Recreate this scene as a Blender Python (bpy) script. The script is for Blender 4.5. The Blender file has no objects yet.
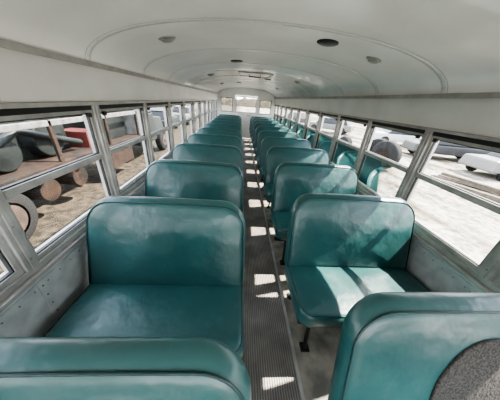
import bpy, bmesh, math, random
from mathutils import Vector, Matrix
random.seed(4)
S = bpy.context.scene
COL = S.collection
F = 195.0
EYE = Vector((-0.228, 0.0, 1.56))
PITCH_ROW = 0.82

# ------------------------------------------------------------ materials
def new_mat(name):
    m = bpy.data.materials.new(name); m.use_nodes = True
    nt = m.node_tree
    return m, nt, nt.nodes['Principled BSDF']

def mat(name, c1, c2=None, rough=0.5, metal=0.0, nscale=8, bump=0.0, bscale=60, spec=0.5, coat=0.0, detail=6, dist=0.01, stretch=None, lo=0.35, hi=0.65, rvar=0.0, scuff=None):
    m, nt, b = new_mat(name)
    N, L = nt.nodes, nt.links
    b.inputs['Roughness'].default_value = rough
    b.inputs['Metallic'].default_value = metal
    b.inputs['Specular IOR Level'].default_value = spec
    b.inputs['Coat Weight'].default_value = coat
    b.inputs['Coat Roughness'].default_value = 0.15
    tc = N.new('ShaderNodeTexCoord')
    mp = N.new('ShaderNodeMapping')
    L.new(tc.outputs['Object'], mp.inputs['Vector'])
    if stretch: mp.inputs['Scale'].default_value = stretch
    if c2 is None: c2 = tuple(x*0.85 for x in c1)
    n = N.new('ShaderNodeTexNoise'); n.inputs['Scale'].default_value = nscale; n.inputs['Detail'].default_value = detail
    L.new(mp.outputs[0], n.inputs['Vector'])
    r = N.new('ShaderNodeValToRGB')
    r.color_ramp.elements[0].position = lo; r.color_ramp.elements[1].position = hi
    r.color_ramp.elements[0].color = (*c2, 1); r.color_ramp.elements[1].color = (*c1, 1)
    L.new(n.outputs['Fac'], r.inputs['Fac']); col=r.outputs[0]
    if scuff:
        ns = N.new('ShaderNodeTexNoise'); ns.inputs['Scale'].default_value = 14; ns.inputs['Detail'].default_value = 12; ns.inputs['Roughness'].default_value=.7
        L.new(mp.outputs[0], ns.inputs['Vector'])
        q = N.new('ShaderNodeMapRange'); q.inputs['From Min'].default_value=.56; q.inputs['From Max'].default_value=.74
        q.inputs['To Max'].default_value=.55; L.new(ns.outputs['Fac'], q.inputs['Value'])
        mm = N.new('ShaderNodeMix'); mm.data_type='RGBA'; mm.inputs['B'].default_value=(*scuff,1)
        L.new(q.outputs[0], mm.inputs['Factor']); L.new(col, mm.inputs['A']); col=mm.outputs['Result']
    L.new(col, b.inputs['Base Color'])
    if rvar:
        n4 = N.new('ShaderNodeTexNoise'); n4.inputs['Scale'].default_value = nscale*2.7; n4.inputs['Detail'].default_value = 8
        L.new(mp.outputs[0], n4.inputs['Vector'])
        q = N.new('ShaderNodeMapRange'); q.inputs['From Min'].default_value=.3; q.inputs['From Max'].default_value=.7
        q.inputs['To Min'].default_value=rough-rvar; q.inputs['To Max'].default_value=rough+rvar
        L.new(n4.outputs['Fac'], q.inputs['Value']); L.new(q.outputs[0], b.inputs['Roughness'])
    if bump:
        n2 = N.new('ShaderNodeTexNoise'); n2.inputs['Scale'].default_value = bscale; n2.inputs['Detail'].default_value = 3
        L.new(mp.outputs[0], n2.inputs['Vector'])
        bp = N.new('ShaderNodeBump'); bp.inputs['Strength'].default_value = bump; bp.inputs['Distance'].default_value = dist
        L.new(n2.outputs['Fac'], bp.inputs['Height']); L.new(bp.outputs[0], b.inputs['Normal'])
    return m

M = {}
M['vinyl'] = mat('teal_vinyl', (0.024,0.094,0.094), (0.016,0.066,0.068), rough=0.37, nscale=3, bump=0.45, bscale=7, dist=0.022, spec=0.6, rvar=.09, scuff=(.055,.125,.125))
M['piping'] = mat('teal_piping', (0.010,0.040,0.041), rough=0.45)
M['ceil'] = mat('white_painted_metal', (0.82,0.82,0.80), (0.72,0.72,0.70), rough=0.20, nscale=2, bump=0.16, bscale=2.5, dist=0.03)
M['header'] = mat('cream_painted_metal', (0.78,0.77,0.74), (0.71,0.70,0.67), rough=0.35, nscale=4)
M['galv'] = mat('galvanised_panel', (0.62,0.64,0.64), (0.48,0.50,0.51), rough=0.34, metal=0.3, nscale=14, bump=0.12, bscale=90, dist=0.002, rvar=.06)
M['alu'] = mat('aluminium_frame', (0.46,0.45,0.43), (0.34,0.33,0.32), rough=0.38, metal=0.3, nscale=12)
M['black'] = mat('black_steel', (0.012,0.012,0.013), rough=0.4)
M['rubber'] = mat('window_rubber', (0.02,0.02,0.02), rough=0.6)
M['seam'] = mat('seam_sealant', (0.20,0.20,0.20), rough=0.6)
M['rivet'] = mat('rivet_steel', (0.22,0.22,0.22), rough=0.4, metal=.5)
M['rivetw'] = mat('painted_rivet', (0.50,0.50,0.49), rough=0.35)
M['lamp'] = mat('lamp_chrome', (0.36,0.36,0.35), rough=0.3, metal=0.7)
M['lens'] = mat('lamp_lens', (0.34,0.33,0.31), rough=0.3)
M['floor'] = mat('worn_floor', (0.38,0.34,0.28), (0.15,0.14,0.12), rough=0.6, nscale=7, bump=0.2, bscale=50, dist=0.003, detail=10)
M['patch'] = mat('speckled_grey_cloth', (0.075,0.068,0.062), (0.018,0.017,0.016), rough=0.95, nscale=150, bump=0.6, bscale=90, dist=0.006)
M['tyre'] = mat('tyre_rubber', (0.010,0.010,0.010), rough=0.9, nscale=20, spec=.3)
M['rim'] = mat('rusty_rim', (0.06,0.035,0.022), (0.022,0.015,0.011), rough=0.8, nscale=6)
M['red'] = mat('faded_red_paint', (0.10,0.014,0.010), (0.05,0.012,0.009), rough=0.5)
M['rail'] = mat('pale_steel_rail', (0.15,0.148,0.14), (0.07,0.065,0.06), rough=0.6)
M['rust'] = mat('rusty_steel', (0.030,0.015,0.009), (0.006,0.005,0.004), rough=0.85, nscale=4, spec=.25)
M['darkp'] = mat('dark_green_paint', (0.010,0.013,0.0125), (0.004,0.005,0.005), rough=0.5, nscale=2, spec=.3)
M['white'] = mat('white_car_paint', (0.42,0.42,0.42), rough=0.3)
M['silver'] = mat('silver_car_paint', (0.13,0.128,0.125), rough=0.35, metal=0.1)
M['blue'] = mat('dark_car_paint', (0.018,0.018,0.020), rough=0.4)
M['carglass'] = mat('car_glass', (0.010,0.011,0.012), rough=0.3, spec=.3)
M['bark'] = mat('tree_bark', (0.05,0.04,0.030), (0.024,0.019,0.015), rough=0.9)
M['timber'] = mat('weathered_timber', (0.12,0.095,0.068), (0.05,0.04,0.03), rough=0.9)
M['brush'] = mat('dry_brush', (0.070,0.056,0.034), (0.018,0.016,0.010), rough=1, nscale=1.5, bump=1, bscale=3, dist=0.4)
M['grass'] = mat('dry_grass', (0.21,0.155,0.060), (0.10,0.078,0.035), rough=1, nscale=3)

# ribbed aisle mat
m, nt, b = new_mat('ribbed_rubber_mat'); N, L = nt.nodes, nt.links
tc = N.new('ShaderNodeTexCoord'); w = N.new('ShaderNodeTexWave'); w.bands_direction='X'; w.inputs['Scale'].default_value=20
L.new(tc.outputs['Object'], w.inputs['Vector'])
n = N.new('ShaderNodeTexNoise'); n.inputs['Scale'].default_value=5; n.inputs['Detail'].default_value=8
L.new(tc.outputs['Object'], n.inputs['Vector'])
r = N.new('ShaderNodeValToRGB'); r.color_ramp.elements[0].position=.35; r.color_ramp.elements[1].position=.7
r.color_ramp.elements[0].color=(0.19,0.172,0.152,1); r.color_ramp.elements[1].color=(0.36,0.33,0.295,1)
L.new(n.outputs['Fac'], r.inputs['Fac'])
mx = N.new('ShaderNodeMix'); mx.data_type='RGBA'; mx.blend_type='MULTIPLY'; mx.inputs['Factor'].default_value=0.65
L.new(r.outputs[0], mx.inputs['A']); L.new(w.outputs['Color'], mx.inputs['B']); L.new(mx.outputs['Result'], b.inputs['Base Color'])
bp = N.new('ShaderNodeBump'); bp.inputs['Strength'].default_value=.6; bp.inputs['Distance'].default_value=.004
L.new(w.outputs['Fac'], bp.inputs['Height']); L.new(bp.outputs[0], b.inputs['Normal']); b.inputs['Roughness'].default_value=.5
M['mat'] = m

# glass : thin pane with dust and streaks
m = bpy.data.materials.new('window_glass'); m.use_nodes=True; nt=m.node_tree; N,L=nt.nodes,nt.links
N.clear(); out=N.new('ShaderNodeOutputMaterial'); t=N.new('ShaderNodeBsdfTransparent'); t.inputs[0].default_value=(0.88,0.90,0.89,1)
g=N.new('ShaderNodeBsdfGlossy'); g.inputs['Roughness'].default_value=.03; lw=N.new('ShaderNodeFresnel'); lw.inputs[0].default_value=1.25
d=N.new('ShaderNodeBsdfDiffuse'); d.inputs[0].default_value=(.75,.73,.68,1)
tc=N.new('ShaderNodeTexCoord'); mp=N.new('ShaderNodeMapping'); mp.inputs['Scale'].default_value=(1,3.5,.9); L.new(tc.outputs['Object'],mp.inputs[0])
nn=N.new('ShaderNodeTexNoise'); nn.inputs['Scale'].default_value=6; nn.inputs['Detail'].default_value=10
L.new(mp.outputs[0],nn.inputs['Vector'])
mr=N.new('ShaderNodeMapRange'); mr.inputs['From Min'].default_value=.45; mr.inputs['From Max'].default_value=.72; mr.inputs['To Min'].default_value=.004; mr.inputs['To Max'].default_value=.07
L.new(nn.outputs['Fac'],mr.inputs['Value'])
m1=N.new('ShaderNodeMixShader'); L.new(mr.outputs[0],m1.inputs[0]); L.new(t.outputs[0],m1.inputs[1]); L.new(d.outputs[0],m1.inputs[2])
m2=N.new('ShaderNodeMixShader'); L.new(lw.outputs[0],m2.inputs[0]); L.new(m1.outputs[0],m2.inputs[1]); L.new(g.outputs[0],m2.inputs[2])
L.new(m2.outputs[0],out.inputs[0]); M['glass']=m

# ground
m, nt, b = new_mat('gravel_ground'); N, L = nt.nodes, nt.links
tc=N.new('ShaderNodeTexCoord'); sx=N.new('ShaderNodeSeparateXYZ'); L.new(tc.outputs['Object'],sx.inputs[0])
mp=N.new('ShaderNodeMapping'); mp.inputs['Scale'].default_value=(1.6,.5,1); mp.inputs['Rotation'].default_value=(0,0,.5); L.new(tc.outputs['Object'],mp.inputs[0])
n=N.new('ShaderNodeTexNoise'); n.inputs['Scale'].default_value=.7; n.inputs['Detail'].default_value=12; n.inputs['Roughness'].default_value=.65; L.new(mp.outputs[0],n.inputs['Vector'])
n3=N.new('ShaderNodeTexNoise'); n3.inputs['Scale'].default_value=6; n3.inputs['Detail'].default_value=9; n3.inputs['Roughness'].default_value=.7; L.new(tc.outputs['Object'],n3.inputs['Vector'])
r=N.new('ShaderNodeValToRGB'); r.color_ramp.elements[0].position=.42; r.color_ramp.elements[1].position=.56
r.color_ramp.elements[0].color=(.115,.092,.064,1); r.color_ramp.elements[1].color=(.33,.305,.265,1); L.new(n.outputs['Fac'],r.inputs['Fac'])
r2=N.new('ShaderNodeValToRGB'); r2.color_ramp.elements[0].position=.40; r2.color_ramp.elements[0].color=(.28,.28,.28,1); r2.color_ramp.elements[1].position=.56; L.new(n3.outputs['Fac'],r2.inputs['Fac'])
mx=N.new('ShaderNodeMix'); mx.data_type='RGBA'; mx.blend_type='MULTIPLY'; mx.inputs['Factor'].default_value=.85
L.new(r.outputs[0],mx.inputs['A']); L.new(r2.outputs[0],mx.inputs['B'])
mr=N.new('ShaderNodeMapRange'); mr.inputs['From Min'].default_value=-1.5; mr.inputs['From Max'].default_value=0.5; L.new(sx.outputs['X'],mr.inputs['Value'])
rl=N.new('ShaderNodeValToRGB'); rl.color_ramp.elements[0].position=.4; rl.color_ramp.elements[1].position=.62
rl.color_ramp.elements[0].color=(.020,.017,.013,1); rl.color_ramp.elements[1].color=(.070,.055,.038,1); L.new(n3.outputs['Fac'],rl.inputs['Fac'])  # left yard: brown gravel, its colour darkened further to stand for shade
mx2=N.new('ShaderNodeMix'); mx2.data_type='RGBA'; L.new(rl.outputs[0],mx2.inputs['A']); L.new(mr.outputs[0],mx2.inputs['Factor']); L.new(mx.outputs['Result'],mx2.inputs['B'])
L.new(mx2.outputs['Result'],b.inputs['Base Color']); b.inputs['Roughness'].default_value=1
b.inputs['Specular IOR Level'].default_value=.15
M['ground']=m

# ------------------------------------------------------------ mesh helpers
def box(bm, x0,x1,y0,y1,z0,z1):
    v=[bm.verts.new((x,y,z)) for z in (z0,z1) for y in (y0,y1) for x in (x0,x1)]
    for f in ((0,2,3,1),(4,5,7,6),(0,1,5,4),(2,6,7,3),(0,4,6,2),(1,3,7,5)): bm.faces.new([v[i] for i in f])
def hexa(bm, b4, t4):
    v=[bm.verts.new(p) for p in list(b4)+list(t4)]
    for f in ((3,2,1,0),(4,5,6,7),(0,1,5,4),(1,2,6,5),(2,3,7,6),(3,0,4,7)): bm.faces.new([v[i] for i in f])
def tube(bm, pts, r, n=10, closed=False, caps=True):
    pts=[Vector(p) for p in pts]; rings=[]; K=len(pts)
    rr = r if isinstance(r,(list,tuple)) else [r]*K
    up=None
    for i,p in enumerate(pts):
        a = pts[i-1] if (i>0 or closed) else p
        c = pts[(i+1)%K] if (i<K-1 or closed) else p
        t=(c-a).normalized()
        if up is None:
            up = Vector((0,0,1)) if abs(t.z)<.9 else Vector((0,1,0))
        s=t.cross(up).normalized(); up=s.cross(t).normalized()
        rings.append([bm.verts.new(p+rr[i]*(math.cos(2*math.pi*k/n)*s+math.sin(2*math.pi*k/n)*up)) for k in range(n)])
    for i in range(K if closed else K-1):
        A,B=rings[i],rings[(i+1)%K]
        for k in range(n): bm.faces.new((A[k],A[(k+1)%n],B[(k+1)%n],B[k]))
    if caps and not closed:
        bm.faces.new(rings[0]); bm.faces.new(rings[-1][::-1])
def lathe_x(bm, prof, c, n=28):
    rings=[]
    for a,r in prof:
        rings.append([bm.verts.new((c[0]+a, c[1]+r*math.cos(2*math.pi*k/n), c[2]+r*math.sin(2*math.pi*k/n))) for k in range(n)])
    for A,B in zip(rings,rings[1:]):
        for k in range(n): bm.faces.new((A[k],A[(k+1)%n],B[(k+1)%n],B[k]))
    bm.faces.new(rings[0]); bm.faces.new(rings[-1][::-1])
def lathe_dir(bm, prof, c, axis, n=20):
    axis=Vector(axis).normalized(); s=axis.orthogonal().normalized(); u=axis.cross(s)
    rings=[]
    for a,r in prof:
        rings.append([bm.verts.new(Vector(c)+axis*a+r*(math.cos(2*math.pi*k/n)*s+math.sin(2*math.pi*k/n)*u)) for k in range(n)])
    for A,B in zip(rings,rings[1:]):
        for k in range(n): bm.faces.new((A[k],A[(k+1)%n],B[(k+1)%n],B[k]))
    bm.faces.new(rings[0]); bm.faces.new(rings[-1][::-1])
def mesh_from(bm, name, smooth=False):
    bmesh.ops.recalc_face_normals(bm, faces=bm.faces)
    me=bpy.data.meshes.new(name); bm.to_mesh(me); bm.free()
    if smooth:
        for p in me.polygons: p.use_smooth=True
    return me
def obj(name, me, material=None, parent=None, loc=None, bevel=0):
    if material is not None and not me.materials: me.materials.append(material)
    o=bpy.data.objects.new(name, me); COL.objects.link(o)
    if parent: o.parent=parent
    if loc: o.location=loc
    if bevel:
        md=o.modifiers.new('bevel','BEVEL'); md.width=bevel; md.segments=2; md.limit_method='ANGLE'
    return o
def empty(name, loc=(0,0,0)):
    e=bpy.data.objects.new(name,None); e.empty_display_size=.1; e.location=loc; COL.objects.link(e); return e

def outline(hw, hh, rt, rb, d, seg=8):
    P=[]; W=hw-d; H=hh-d
    for cx,cy,r,a0 in ((1,1,rt,0),(-1,1,rt,90),(-1,-1,rb,180),(1,-1,rb,270)):
        rr=max(r-d,.004)
        for k in range(seg+1):
            a=math.radians(a0+90*k/seg)
            P.append((cx*(W-rr)+rr*math.cos(a), cy*(H-rr)+rr*math.sin(a)))
    Q=[]
    for i,p in enumerate(P):
        q=P[(i+1)%len(P)]
        Q.append(p)
        if (i%(seg+1))==seg:
            for k in range(1,8): Q.append((p[0]+(q[0]-p[0])*k/8, p[1]+(q[1]-p[1])*k/8))
    return Q
def pad(hw, hh, rt, rb, T, R, bf, bb, fn):
    bm=bmesh.new(); prof=[]
    for k in range(-6,7):
        a=math.radians(15*k)
        prof.append((R*(1-math.cos(a)), (T/2-R)*(1 if k>0 else -1 if k<0 else 0)+R*math.sin(a)))
    rings=[]
    def ring(P,w): rings.append([bm.verts.new(fn(u,v,w)) for u,v in P])
    sc=(.05,.25,.45,.65,.82,.93)
    base=outline(hw,hh,rt,rb,R)
    c0=bm.verts.new(fn(0,0,-T/2-bb))
    for s in sc: ring([(u*s,v*s) for u,v in base], -T/2-bb*(1-s**2)**.8)
    for d,w in prof: ring(outline(hw,hh,rt,rb,d), w)
    for s in sc[::-1]: ring([(u*s,v*s) for u,v in base], T/2+bf*(1-s**2)**.8)
    c1=bm.verts.new(fn(0,0,T/2+bf))
    n=len(base)
    for A,B in zip(rings,rings[1:]):
        for k in range(n): bm.faces.new((A[k],A[(k+1)%n],B[(k+1)%n],B[k]))
    for k in range(n):
        bm.faces.new((c0,rings[0][(k+1)%n],rings[0][k])); bm.faces.new((c1,rings[-1][k],rings[-1][(k+1)%n]))
    return bm

# ------------------------------------------------------------ shell
Y0, Y1 = -1.60, 9.06
ZL = 1.69
EX = 2.1
CH = .280
def ceil_z(x, off=0.0):
    a=min(1,abs(x)/(1.165+off))
    return ZL + (CH+off)*max(0,(1-a**EX))**(1/EX)
def arc_pts(off=0.0, n=48):
    P=[]
    for k in range(n+1):
        t=math.pi*k/n
        c,s=math.cos(t),math.sin(t); e=2/EX
        P.append(((1.165+off)*math.copysign(abs(c)**e,c), ZL+(CH+off)*abs(s)**e))
    return P

bm=bmesh.new(); box(bm,-1.27,1.27,Y0,Y1+.05,-.08,0)
floor=obj('floor',mesh_from(bm,'floor'),M['floor'])
bm=bmesh.new(); box(bm,-.19,.215,Y0+.05,Y1-.06,0.0,.006)
am=obj('aisle_mat',mesh_from(bm,'aisle_mat'),M['mat'])
bm=bmesh.new()
for x in (-.20,.225): box(bm,x-.010,x+.010,Y0+.05,Y1-.06,0,.009)
obj('trim_1',mesh_from(bm,'trim_1'),M['alu'],bevel=.002)

# ceiling skin
bm=bmesh.new(); A=arc_pts(0); B=arc_pts(.04)
def strip(P,y): return [bm.verts.new((x,y,z)) for x,z in P]
a0,a1,b0,b1=strip(A,Y0-.05),strip(A,Y1+.05),strip(B,Y0-.05),strip(B,Y1+.05)
for k in range(len(A)-1):
    bm.faces.new((a0[k],a0[k+1],a1[k+1],a1[k])); bm.faces.new((b0[k],b1[k],b1[k+1],b0[k+1]))
    bm.faces.new((a0[k],b0[k],b0[k+1],a0[k+1])); bm.faces.new((a1[k],a1[k+1],b1[k+1],b1[k]))
for k in (0,len(A)-1): bm.faces.new((a0[k],a1[k],b1[k],b0[k]))
obj('ceiling',mesh_from(bm,'ceiling',True),M['ceil'])
POSTS=[1.48+.75*k for k in range(-4,11)]
# flat lap strips over the roof joints + rivets
bm=bmesh.new(); bmr=bmesh.new()
RB=.004
for y in POSTS[:-1]:
    P=arc_pts(-.0); Q=arc_pts(-RB)
    for k in range(len(P)-1):
        ya,yb,ia,ib=y-.024,y+.024,y-.020,y+.020
        v=[bm.verts.new((Q[k][0],ia,Q[k][1])),bm.verts.new((Q[k+1][0],ia,Q[k+1][1])),bm.verts.new((Q[k+1][0],ib,Q[k+1][1])),bm.verts.new((Q[k][0],ib,Q[k][1]))]
        u=[bm.verts.new((P[k][0],ya,P[k][1])),bm.verts.new((P[k+1][0],ya,P[k+1][1])),bm.verts.new((P[k+1][0],yb,P[k+1][1])),bm.verts.new((P[k][0],yb,P[k][1]))]
        bm.faces.new(v); bm.faces.new((v[0],v[1],u[1],u[0])); bm.faces.new((v[3],v[2],u[2],u[3]))
    if y<6.5:
        for k in range(2,47,2):
            x,z=Q[k]
            nrm=Vector((-x*.35,0,-1)) if abs(x)<1 else Vector((-math.copysign(1,x),0,-.4))
            for yy in (y-.011,y+.011):
                lathe_dir(bmr,[(0,.0035),(.002,.0025)],(x,yy,z),nrm,6)
bmesh.ops.remove_doubles(bm,verts=bm.verts,dist=.0001)
obj('trim_2',mesh_from(bm,'trim_2',True),M['ceil'])
obj('trim_4',mesh_from(bmr,'trim_4'),M['rivetw'])
bm=bmesh.new()
for y in POSTS[:-1]:
    Q=arc_pts(-.002)
    for yy in (y-.027,):
        for k in range(len(Q)-1):
            v=[bm.verts.new((Q[k][0],yy,Q[k][1])),bm.verts.new((Q[k+1][0],yy,Q[k+1][1])),bm.verts.new((Q[k+1][0],yy+.003,Q[k+1][1])),bm.verts.new((Q[k][0],yy+.003,Q[k][1]))]
            bm.faces.new(v)
obj('trim_3',mesh_from(bm,'trim_3'),M['seam'])

# side walls
for s,nm in ((-1,'left'),(1,'right')):
    root=empty('wall_'+nm)
    def X(a,b): return (min(s*a,s*b),max(s*a,s*b))
    bm=bmesh.new(); box(bm,*X(1.20,1.27),Y0,Y1,0,.70)
    for z in (.18,.66): box(bm,*X(1.194,1.20),Y0,Y1,z,z+.012)
    for y in POSTS:
        box(bm,*X(1.196,1.20),y-.02,y+.02,0,.66)
    obj('lower_panel',mesh_from(bm,'lower_panel'),M['galv'],root)
    bm=bmesh.new()
    for y in POSTS:
        for k in range(10): lathe_x(bm,[(0,.005),(-s*.004,.0035)],(s*1.196,y,.05+.065*k),8)
        for z in (.82,1.0,1.2,1.38): lathe_x(bm,[(0,.005),(-s*.003,.0035)],(s*1.178,y,z),8)
    k=Y0+.04
    while k<7:
        lathe_x(bm,[(0,.0045),(-s*.003,.003)],(s*1.20,k,.635),6); k+=.075
    obj('rivets',mesh_from(bm,'rivets'),M['rivet'],root)
    bm=bmesh.new(); box(bm,*X(1.175,1.27),Y0,Y1,.70,.725); box(bm,*X(1.195,1.27),Y0,Y1,.725,.762)
    obj('sill',mesh_from(bm,'sill'),M['alu'],root,bevel=.005)
    bm=bmesh.new()
    for y in POSTS:
        box(bm,*X(1.185,1.27),y-.030,y+.030,.762,1.47)
        box(bm,*X(1.178,1.185),y-.012,y+.012,.762,1.47)
    obj('posts',mesh_from(bm,'posts'),M['alu'],root,bevel=.004)
    bm=bmesh.new()
    hexa(bm,[(s*1.195,Y0,1.47),(s*1.27,Y0,1.47),(s*1.27,Y1,1.47),(s*1.195,Y1,1.47)],[(s*1.170,Y0,1.69),(s*1.27,Y0,1.69),(s*1.27,Y1,1.69),(s*1.170,Y1,1.69)])
    obj('header_panel',mesh_from(bm,'header_panel'),M['header'],root)
    bm=bmesh.new()
    box(bm,*X(1.135,1.17),Y0,Y1,1.682,1.694); box(bm,*X(1.132,1.138),Y0,Y1,1.665,1.694)
    box(bm,*X(1.165,1.21),Y0,Y1,1.455,1.475)
    obj('cove_rail',mesh_from(bm,'cove_rail'),M['alu'],root,bevel=.002)
    bm=bmesh.new(); hexa(bm,[(s*1.13,Y0,0),(s*1.20,Y0,0),(s*1.20,Y1,0),(s*1.13,Y1,0)],[(s*1.19,Y0,.07),(s*1.20,Y0,.07),(s*1.20,Y1,.07),(s*1.19,Y1,.07)])
    obj('baseboard_'+nm,mesh_from(bm,'baseboard_'+nm),M['galv'])

# windows (shared meshes)
OW=.75-.06
def window_meshes(s):
    X=lambda a,b:(min(s*a,s*b),max(s*a,s*b))
    h=OW/2
    fr=bmesh.new()
    box(fr,*X(1.205,1.255),-h,h,.762,.790)
    box(fr,*X(1.205,1.255),-h,-h+.022,.79,1.42); box(fr,*X(1.205,1.255),h-.022,h,.79,1.42)
    box(fr,*X(1.200,1.240),-h+.022,h-.022,1.108,1.144)
    box(fr,*X(1.205,1.245),-h+.022,h-.022,1.405,1.425)
    bk=bmesh.new(); box(bk,*X(1.20,1.262),-h,h,1.425,1.47)
    for y in (-h+.05,h-.05): box(bk,*X(1.186,1.202),y-.016,y+.016,1.385,1.41)
    for (z0,z1) in ((.79,1.108),(1.144,1.405)):
        for (y0,y1,za,zb) in ((-h+.022,h-.022,z0,z0+.006),(-h+.022,h-.022,z1-.006,z1),(-h+.022,-h+.028,z0,z1),(h-.028,h-.022,z0,z1)):
            box(bk,*X(1.212,1.23),y0,y1,za,zb)
    gl=bmesh.new()
    for (x,z0,z1) in ((1.225,.79,1.115),(1.219,1.14,1.41)):
        v=[gl.verts.new((s*x,y,z)) for y,z in ((-h+.02,z0),(h-.02,z0),(h-.02,z1),(-h+.02,z1))]; gl.faces.new(v)
    out=[]
    for b_,n_,mm in ((fr,'sash_frame','alu'),(bk,'gasket','rubber'),(gl,'glass','glass')):
        me=mesh_from(b_,n_); me.materials.append(M[mm]); out.append((n_,me))
    return out
wi=1
for s in (-1,1):
    wm=window_meshes(s)
    for a,b_ in zip(POSTS,POSTS[1:]):
        e=empty('window_%d'%wi,(0,(a+b_)/2,0)); wi+=1
        for n_,me in wm: obj(n_,me,None,e)

# rear wall with emergency door
def arch_prism(bm,z0,y0,y1,xlim=1.165):
    P=[(x,z) for x,z in arc_pts(.02) if z>z0+.0]
    P=[(1.165,z0)]+P+[(-1.165,z0)]
    a=[bm.verts.new((x,y0,z)) for x,z in P]; b=[bm.verts.new((x,y1,z)) for x,z in P]
    bm.faces.new(a[::-1]); bm.faces.new(b)
    for k in range(len(P)): bm.faces.new((a[k],a[(k+1)%len(P)],b[(k+1)%len(P)],b[k]))
bm=bmesh.new()
arch_prism(bm,1.69,Y1,Y1+.05)
for s in (-1,1):
    X=lambda a,b:(min(s*a,s*b),max(s*a,s*b))
    box(bm,*X(.46,1.27),Y1,Y1+.05,0,1.05); box(bm,*X(.46,.56),Y1,Y1+.05,1.05,1.69)
    box(bm,*X(1.05,1.27),Y1,Y1+.05,1.05,1.69); box(bm,*X(.56,1.05),Y1,Y1+.05,1.58,1.69)
obj('wall_rear',mesh_from(bm,'wall_rear'),M['ceil'])
door=empty('door_1',(0,Y1,0))
bm=bmesh.new()
box(bm,-.455,.455,0,.045,.02,1.08); box(bm,-.455,-.41,0,.045,1.08,1.685); box(bm,.41,.455,0,.045,1.08,1.685); box(bm,-.41,.41,0,.045,1.64,1.685)
obj('door_panel',mesh_from(bm,'door_panel'),M['header'],door,bevel=.006)
bm=bmesh.new()
for (x0,x1,z0,z1) in ((-.42,.42,1.07,1.085),(-.42,.42,1.63,1.645),(-.42,-.405,1.07,1.64),(.405,.42,1.07,1.64)): box(bm,x0,x1,-.01,.0,z0,z1)
tube(bm,[(.3,-.03,.8),(.3,-.05,.95),(.05,-.05,.95)],.012)
obj('door_gasket_and_handle',mesh_from(bm,'door_gasket'),M['rubber'],door)
bm=bmesh.new(); v=[bm.verts.new(p) for p in ((-.41,.02,1.08),(.41,.02,1.08),(.41,.02,1.64),(-.41,.02,1.64))]; bm.faces.new(v)
obj('door_glass',mesh_from(bm,'door_glass'),M['glass'],door)
for s in (-1,1):
    e=empty('window_%d'%wi,(s*.805,Y1,0)); wi+=1
    bm=bmesh.new()
    for (x0,x1,z0,z1) in ((-.245,.245,1.05,1.075),(-.245,.245,1.555,1.58),(-.245,-.22,1.05,1.58),(.22,.245,1.05,1.58)): box(bm,x0,x1,-.01,.04,z0,z1)
    obj('rear_frame',mesh_from(bm,'rear_frame'),M['rubber'],e)
    bm=bmesh.new(); v=[bm.verts.new(p) for p in ((-.22,.02,1.07),(.22,.02,1.07),(.22,.02,1.56),(-.22,.02,1.56))]; bm.faces.new(v)
    obj('rear_glass',mesh_from(bm,'rear_glass'),M['glass'],e)
# front bulkhead, behind the viewpoint, with windshield openings
bm=bmesh.new()
arch_prism(bm,1.72,Y0-.05,Y0); box(bm,-1.27,1.27,Y0-.05,Y0,0,.70)
for x0,x1 in ((-1.27,-1.15),(-.04,.04),(1.15,1.27)): box(bm,x0,x1,Y0-.05,Y0,.70,1.72)
obj('wall_front',mesh_from(bm,'wall_front'),M['header'])
e=empty('window_%d'%wi,(0,Y0-.02,0)); wi+=1
bm=bmesh.new()
for x0,x1 in ((-1.15,-.04),(.04,1.15)):
    v=[bm.verts.new(p) for p in ((x0,0,.70),(x1,0,.70),(x1,0,1.72),(x0,0,1.72))]; bm.faces.new(v)
obj('windshield_glass',mesh_from(bm,'windshield_glass'),M['glass'],e)

# ceiling fittings
def ceil_fit(name,x,y,kind):
    z=ceil_z(x); dz=(ceil_z(x+.01)-ceil_z(x-.01))/.02
    nrm=Vector((dz,0,-1)).normalized()
    e=empty(name,(x,y,z)); e.rotation_mode='QUATERNION'; e.rotation_quaternion=Vector((0,0,-1)).rotation_difference(nrm)
    if kind=='lamp':
        bm=bmesh.new(); lathe_dir(bm,[(-.004,.062),(.006,.062),(.012,.052),(.013,.046)],(0,0,0),(0,0,-1),28)
        obj('bezel',mesh_from(bm,'bezel',True),M['lamp'],e)
        bm=bmesh.new(); lathe_dir(bm,[(.010,.046),(.020,.040),(.027,.026),(.029,.008)],(0,0,0),(0,0,-1),28)
        obj('lens',mesh_from(bm,'lens',True),M['lens'],e)
        e.scale=(1.0,.7,1)
    else:
        bm=bmesh.new(); lathe_dir(bm,[(-.004,.068),(.008,.066),(.012,.058)],(0,0,0),(0,0,-1),28)
        obj('grille',mesh_from(bm,'grille',True),M['black'],e)
        bm=bmesh.new(); lathe_dir(bm,[(-.004,.076),(.006,.074),(.009,.066)],(0,0,0),(0,0,-1),28)
        obj('ring',mesh_from(bm,'ring',True),M['rubber'],e)
for y in (1.78,4.05,6.3):
    for s in (-1,1): ceil_fit('dome_lamp',s*.77,y,'lamp')
for x,y in ((.36,1.70),(-.30,2.85),(.3,4.7),(-.3,6.2)): ceil_fit('ceiling_speaker',x,y,'sp')
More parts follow.
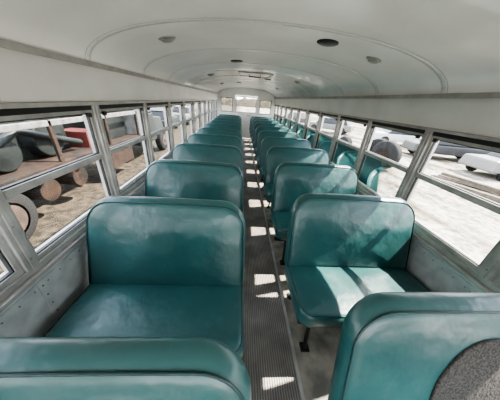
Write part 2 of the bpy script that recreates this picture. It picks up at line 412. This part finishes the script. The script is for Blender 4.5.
# roof hatch
e=empty('roof_hatch',(0,4.105,ceil_z(.29)+.012))
bm=bmesh.new()
for (x0,x1,y0,y1) in ((-.30,.30,-.30,-.26),(-.30,.30,.26,.30),(-.30,-.26,-.26,.26),(.26,.30,-.26,.26)): box(bm,x0,x1,y0,y1,-.025,.0)
obj('hatch_rim',mesh_from(bm,'hatch_rim'),M['alu'],e,bevel=.005)
bm=bmesh.new(); box(bm,-.255,.255,-.255,.255,-.016,.004)
obj('hatch_lid',mesh_from(bm,'hatch_lid'),M['header'],e,bevel=.003)
bm=bmesh.new(); tube(bm,[(-.1,0,-.014),(-.1,0,-.05),(.1,0,-.05),(.1,0,-.014)],.009)
obj('hatch_handle',mesh_from(bm,'hatch_handle'),M['black'],e)

# ------------------------------------------------------------ seats
LEAN=.30
def fb(u,v,w):
    z=.69+v
    return (u*(1-.022*(v/.29)), LEAN*(z-.45)+.055-w, z-.010*(u/.49)**2*max(0,v/.29))
me_back=mesh_from(pad(.49,.29,.145,.06,.105,.050,.030,.012,fb),'seat_back',True); me_back.materials.append(M['vinyl'])
def fc(u,v,w):
    y=-.18+v
    return (u, y, .405+w-.07*(y+.18))
me_cush=mesh_from(pad(.495,.235,.05,.085,.135,.05,.018,.0,fc),'seat_cushion',True); me_cush.materials.append(M['vinyl'])
bm=bmesh.new()
tube(bm,[fb(u,v,.043) for u,v in outline(.49,.29,.145,.06,.014)],.004,6,closed=True)
tube(bm,[fc(u,v,.056) for u,v in outline(.495,.235,.05,.085,.016)],.004,6,closed=True)
me_pipe=mesh_from(bm,'piping',True); me_pipe.materials.append(M['piping'])
me_fr={}
for s in (-1,1):
    bm=bmesh.new()
    for y in (-.34,.02): tube(bm,[(-.47,y,.325),(.47,y,.325)],.013)
    for x in (-.46,.46): tube(bm,[(x,-.34,.325),(x,.05,.325),(x,.10,.45),(x,.10+LEAN*.2,.66)],.012)
    xl=s*.36
    tube(bm,[(xl,-.33,.01),(xl,-.29,.30),(xl,-.25,.325),(xl,-.04,.325),(xl,.0,.30),(xl,.08,.01)],.014)
    for y in (-.33,.08): box(bm,xl-.03,xl+.03,y-.03,y+.03,0,.012)
    box(bm,min(-s*.46,-s*.495),max(-s*.46,-s*.495),-.36,.06,.29,.32)
    tube(bm,[(-s*.44,-.30,.325),(-s*.44,-.30,.012)],.012); tube(bm,[(-s*.44,0,.325),(-s*.44,0,.012)],.012)
    box(bm,-s*.44-.025,-s*.44+.025,-.33,.03,0,.012)
    me=mesh_from(bm,'seat_frame'); me.materials.append(M['black']); me_fr[s]=me
def fbl(u,v,w):
    v2=v-.016; x=.13+u
    s=min(1,max(abs(x)/.44,abs(v2)/.24))
    z=.69+v2
    return (x, LEAN*(z-.45)+.055-.0525-.030*(1-s*s)**.8-w-.004, z)
for i in range(11):
    for s,y0 in ((-1,.065),(1,.255)):
        y=y0+PITCH_ROW*i
        if s>0 and i==0: y-=.035
        e=empty('bus_seat',(s*.655+(0.015 if s>0 else .01),y,0))
        obj('seat_back',me_back,None,e); obj('seat_cushion',me_cush,None,e); obj('piping',me_pipe,None,e)
        obj('seat_frame',me_fr[-s],None,e)
        if s>0 and i==0:
            obj('cloth_repair_panel',mesh_from(pad(.315,.218,.20,.03,.010,.004,.0,.0,fbl),'cloth_repair_panel',True),M['patch'],e)

# ------------------------------------------------------------ outside
GZ=-.95
bm=bmesh.new()
box(bm,-120,120,-60,160,GZ-.2,GZ)
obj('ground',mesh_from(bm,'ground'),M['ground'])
def wheel(parent,x,y,z,R=.48,W=.26,s=1,k=.6,rm='rim'):
    bm=bmesh.new()
    lathe_x(bm,[(-W/2,R*k),(-W/2,R*.88),(-W*.36,R*.98),(-W*.2,R),(W*.2,R),(W*.36,R*.98),(W/2,R*.88),(W/2,R*k)],(x,y,z))
    obj('tyre',mesh_from(bm,'tyre',True),M['tyre'],parent)
    bm=bmesh.new(); a=s*(W/2+.004)
    lathe_x(bm,[(a,R*(k+.02)),(a,R*(k-.06)),(a-s*.07,R*(k-.12)),(a-s*.05,R*.25),(a+s*.03,R*.2),(a+s*.03,R*.05)],(x,y,z))
    obj('rim',mesh_from(bm,'rim'),M[rm],parent)
T=empty('flatbed_truck',(-4.9,0,GZ))
bm=bmesh.new()
hexa(bm,[(-1.05,7.6,.65),(1.05,7.6,.65),(1.05,9.2,.65),(-1.05,9.2,.65)],[(-1.0,7.7,1.75),(1.0,7.7,1.75),(1.0,9.1,1.75),(-1.0,9.1,1.75)])
hexa(bm,[(-1.0,7.75,1.75),(1.0,7.75,1.75),(1.0,9.1,1.75),(-1.0,9.1,1.75)],[(-.85,7.9,2.5),(.85,7.9,2.5),(.85,8.8,2.5),(-.85,8.8,2.5)])
hexa(bm,[(-.9,9.2,.65),(.9,9.2,.65),(.9,10.7,.65),(-.9,10.7,.65)],[(-.8,9.1,1.6),(.8,9.1,1.6),(.75,10.6,1.45),(-.75,10.6,1.45)])
obj('cab',mesh_from(bm,'cab'),M['darkp'],T,bevel=.05)
bm=bmesh.new()
hexa(bm,[(1.0,8.0,1.8),(1.02,8.0,1.8),(1.02,8.95,1.8),(1.0,8.95,1.8)],[(.88,8.1,2.4),(.9,8.1,2.4),(.9,8.7,2.4),(.88,8.7,2.4)])
obj('cab_window',mesh_from(bm,'cab_window'),M['carglass'],T)
bm=bmesh.new(); box(bm,-1.15,1.15,.6,7.4,1.0,1.12); box(bm,-.5,-.35,0.6,10.4,.65,1.0); box(bm,.35,.5,.6,10.4,.65,1.0)
for k in range(8): box(bm,-1.15,1.15,.7+.93*k,.82+.93*k,.9,1.0)
box(bm,.75,1.05,5.6,6.9,.4,.88)
for y in (3.7,4.5): lathe_x(bm,[(.55,.05),(.56,.22),(1.0,.22),(1.01,.05)],(0,y,.62),20)
for k in range(5):
    for x in (-1.13,1.13): box(bm,x-.03,x+.03,.65+1.66*k,.73+1.66*k,1.12,1.9)
obj('flatbed_deck',mesh_from(bm,'flatbed_deck'),M['rust'],T,bevel=.01)
bm=bmesh.new(); box(bm,1.10,1.16,.6,7.4,1.80,1.90); box(bm,-1.16,-1.10,.6,7.4,1.80,1.90); box(bm,-1.16,1.16,7.3,7.4,1.12,2.2)
obj('stake_rails',mesh_from(bm,'stake_rails'),M['rail'],T,bevel=.01)
bm=bmesh.new()
box(bm,.2,1.0,1.5,2.2,1.12,1.45); box(bm,.2,.9,5.2,5.7,1.12,1.5)
obj('crates',mesh_from(bm,'crates'),M['red'],T,bevel=.01)
bm=bmesh.new()
box(bm,-.8,.1,.8,3.2,1.12,2.1); box(bm,-.7,.5,3.0,5.1,1.12,1.95); box(bm,-.8,.8,6.0,7.2,1.12,2.2); tube(bm,[(-.6,3.4,2.3),(.5,5,2.5),(.6,6.6,2.0)],.12)
lathe_x(bm,[(.5,.06),(.52,.28),(.9,.28),(.92,.06)],(0,3.3,1.42),24); lathe_x(bm,[(.5,.06),(.52,.34),(.8,.34),(.82,.06)],(0,4.3,1.50),24)
tube(bm,[(.8,2.6,1.2),(.9,3.6,1.75),(.85,5.0,1.3)],.07)
hexa(bm,[(-.6,3.6,1.95),(.4,3.6,1.95),(.4,5,1.95),(-.6,5,1.95)],[(-.4,3.8,2.6),(.3,3.8,2.6),(.3,4.8,2.6),(-.4,4.8,2.6)])
obj('machinery_load',mesh_from(bm,'machinery_load'),M['darkp'],T,bevel=.03)
for y in (1.6,2.75,9.9):
    for s in (-1,1): wheel(T,s*.95,y,.5,.5,.3,s)

def car(name,loc,rot,paint,pickup=False):
    e=empty(name,loc); e.rotation_euler=(0,0,rot)
    bm=bmesh.new()
    hexa(bm,[(-.88,-2.3,.35),(.88,-2.3,.35),(.88,2.3,.35),(-.88,2.3,.35)],[(-.85,-2.25,.95),(.85,-2.25,.95),(.82,2.2,.88),(-.82,2.2,.88)])
    ya,yb=(-.5,.7) if pickup else (-1.7,.9)
    obj('car_body',mesh_from(bm,'car_body'),paint,e,bevel=.08)
    bm=bmesh.new()
    hexa(bm,[(-.82,ya-.2,.93),(.82,ya-.2,.93),(.82,yb+.5,.9),(-.82,yb+.5,.9)],[(-.66,ya+.1,1.42),(.66,ya+.1,1.42),(.66,yb-.1,1.42),(-.66,yb-.1,1.42)])
    obj('car_glasshouse',mesh_from(bm,'car_glasshouse'),M['carglass'],e,bevel=.05)
    bm=bmesh.new(); box(bm,-.66,.66,ya+.08,yb-.08,1.41,1.46)
    obj('car_roof',mesh_from(bm,'car_roof'),paint,e,bevel=.03)
    for y in (-1.45,1.45):
        for s in (-1,1): wheel(e,s*.80,y,.34,.34,.2,s)
car('parked_car',(13.5,16.5,GZ),1.2,M['white']); car('parked_car',(9.5,22,GZ),.9,M['silver'])
car('parked_car',(13.2,12.2,GZ),1.3,M['blue']); car('pickup_truck',(17,21,GZ),1.0,M['white'],True)
car('parked_car',(-6.0,15.5,GZ),.1,M['darkp']); car('pickup_truck',(-5.8,21,GZ),0,M['silver'],True)
car('pickup_truck',(13.6,8.6,GZ),1.45,M['silver'],True)
car('parked_car',(7.5,29,GZ),.3,M['blue']); car('parked_car',(14.5,5.0,GZ),1.5,M['white'])
for (x,y,z,R,rz) in ((6.7,8.9,GZ+.66,.66,.35),(7.3,10.4,GZ+.6,.6,.9),(6.2,11.9,GZ+.5,.5,.2),(5.6,13.4,GZ+.5,.5,.6)):
    e=empty('tractor_tyre',(x,y,z)); e.rotation_euler=(0,0,rz); wheel(e,0,0,0,R,.42,-1,.42,'rust')
e=empty('timber_pile',(8.8,6.4,GZ)); e.rotation_euler=(0,0,.3)
bm=bmesh.new()
for k in range(9):
    a=random.uniform(-.25,.25); c=random.uniform(-.5,.5); zz=.06+.1*(k//4)
    hexa(bm,[(c-.09,-1.4,zz-.05),(c+.09,-1.4,zz-.05),(c+.09+a,1.4,zz-.05),(c-.09+a,1.4,zz-.05)],[(c-.09,-1.4,zz+.05),(c+.09,-1.4,zz+.05),(c+.09+a,1.4,zz+.05),(c-.09+a,1.4,zz+.05)])
obj('boards',mesh_from(bm,'boards'),M['timber'],e)
def bank(name,x0,x1,y0,y1,h,m_,n=60,wd_=3):
    bm=bmesh.new(); vs=[]
    alongx=abs(y1-y0)<=abs(x1-x0)
    for i in range(n+1):
        row=[]
        for j in range(6):
            u=i/n; w_=j/5
            hh=h*math.sin(math.pi*w_)*(0.6+.5*random.random())
            row.append(bm.verts.new((x0+(x1-x0)*u+random.uniform(-.3,.3)+(0 if alongx else w_*wd_), y0+(y1-y0)*u+(w_*wd_ if alongx else 0), GZ-.02+hh)))
        vs.append(row)
    for i in range(n):
        for j in range(5): bm.faces.new((vs[i][j],vs[i+1][j],vs[i+1][j+1],vs[i][j+1]))
    obj(name,mesh_from(bm,name,True),m_)
bank('dry_grass_verge',18,20,-4,18,.4,M['grass'])
bank('brush_treeline',-22,-24,-20,70,6.5,M['brush'],90)
bank('brush_treeline',-30,60,80,84,3.2,M['brush'],90)
bank('brush_treeline',42,44,-20,70,4.5,M['brush'],90)
def tree(x,y,h):
    bm=bmesh.new()
    def br(p,d,l,r,k):
        pts=[p]; rs=[r]
        for i in range(3):
            d=(d+Vector((random.uniform(-.15,.15),random.uniform(-.15,.15),.03))).normalized(); p=p+d*l/3; pts.append(p); rs.append(r*(1-.15*(i+1)))
        tube(bm,pts,rs,5)
        if k>0:
            for _ in range(3):
                nd=(d+Vector((random.uniform(-.8,.8),random.uniform(-.8,.8),random.uniform(-.1,.5)))).normalized()
                br(pts[random.choice((2,3))],nd,l*.68,r*.5,k-1)
    br(Vector((0,0,0)),Vector((0,0,1)),h*.36,h*.022,4)
    obj('bare_tree',mesh_from(bm,'bare_tree'),M['bark'],None,(x,y,GZ))
for x,y,h in ((-11,6,8),(-12,11,9),(-11,17,8),(-12,1,9),(-13,25,8),(-9,36,9),(12,38,9),(20,32,8),(27,24,9),(30,15,8),(31,8,9)): tree(x,y,h)

# ------------------------------------------------------------ light
wd=bpy.data.worlds.new('sky'); S.world=wd; wd.use_nodes=True; N,L=wd.node_tree.nodes,wd.node_tree.links
bg=N['Background']; tc=N.new('ShaderNodeTexCoord'); sx=N.new('ShaderNodeSeparateXYZ'); L.new(tc.outputs['Generated'],sx.inputs[0])
r=N.new('ShaderNodeValToRGB'); r.color_ramp.elements[0].position=0; r.color_ramp.elements[1].position=.6
r.color_ramp.elements[0].color=(1,.985,.96,1); r.color_ramp.elements[1].color=(.72,.80,.95,1)
L.new(sx.outputs['Z'],r.inputs[0]); L.new(r.outputs[0],bg.inputs[0]); bg.inputs[1].default_value=6.6
sd=bpy.data.lights.new('sun','SUN'); sd.energy=28; sd.angle=.012; sd.color=(1,.90,.78)
so=bpy.data.objects.new('sun',sd); COL.objects.link(so); so.location=(10,10,15)
so.rotation_euler=Vector((-1,-.22,-1.12)).to_track_quat('-Z','Y').to_euler()

# ------------------------------------------------------------ camera
VP=(241.0,99.0); ROLL=math.radians(2.7)
Yc=Vector((VP[0]-250,-(VP[1]-200),-F)).normalized()
Zc=Vector((math.sin(ROLL),math.cos(ROLL),0)); Zc=(Zc-Zc.dot(Yc)*Yc).normalized()
Xc=Yc.cross(Zc)
cd=bpy.data.cameras.new('camera'); cam=bpy.data.objects.new('camera',cd); COL.objects.link(cam)
cd.sensor_width=36; cd.lens=F/500*36; cd.clip_start=.02; cd.clip_end=500
cam.matrix_world=Matrix.Translation(EYE) @ Matrix((Xc,Yc,Zc)).to_4x4()
S.camera=cam
S.view_settings.view_transform='AgX'
S.view_settings.look='AgX - Medium High Contrast'
S.view_settings.exposure=0.75
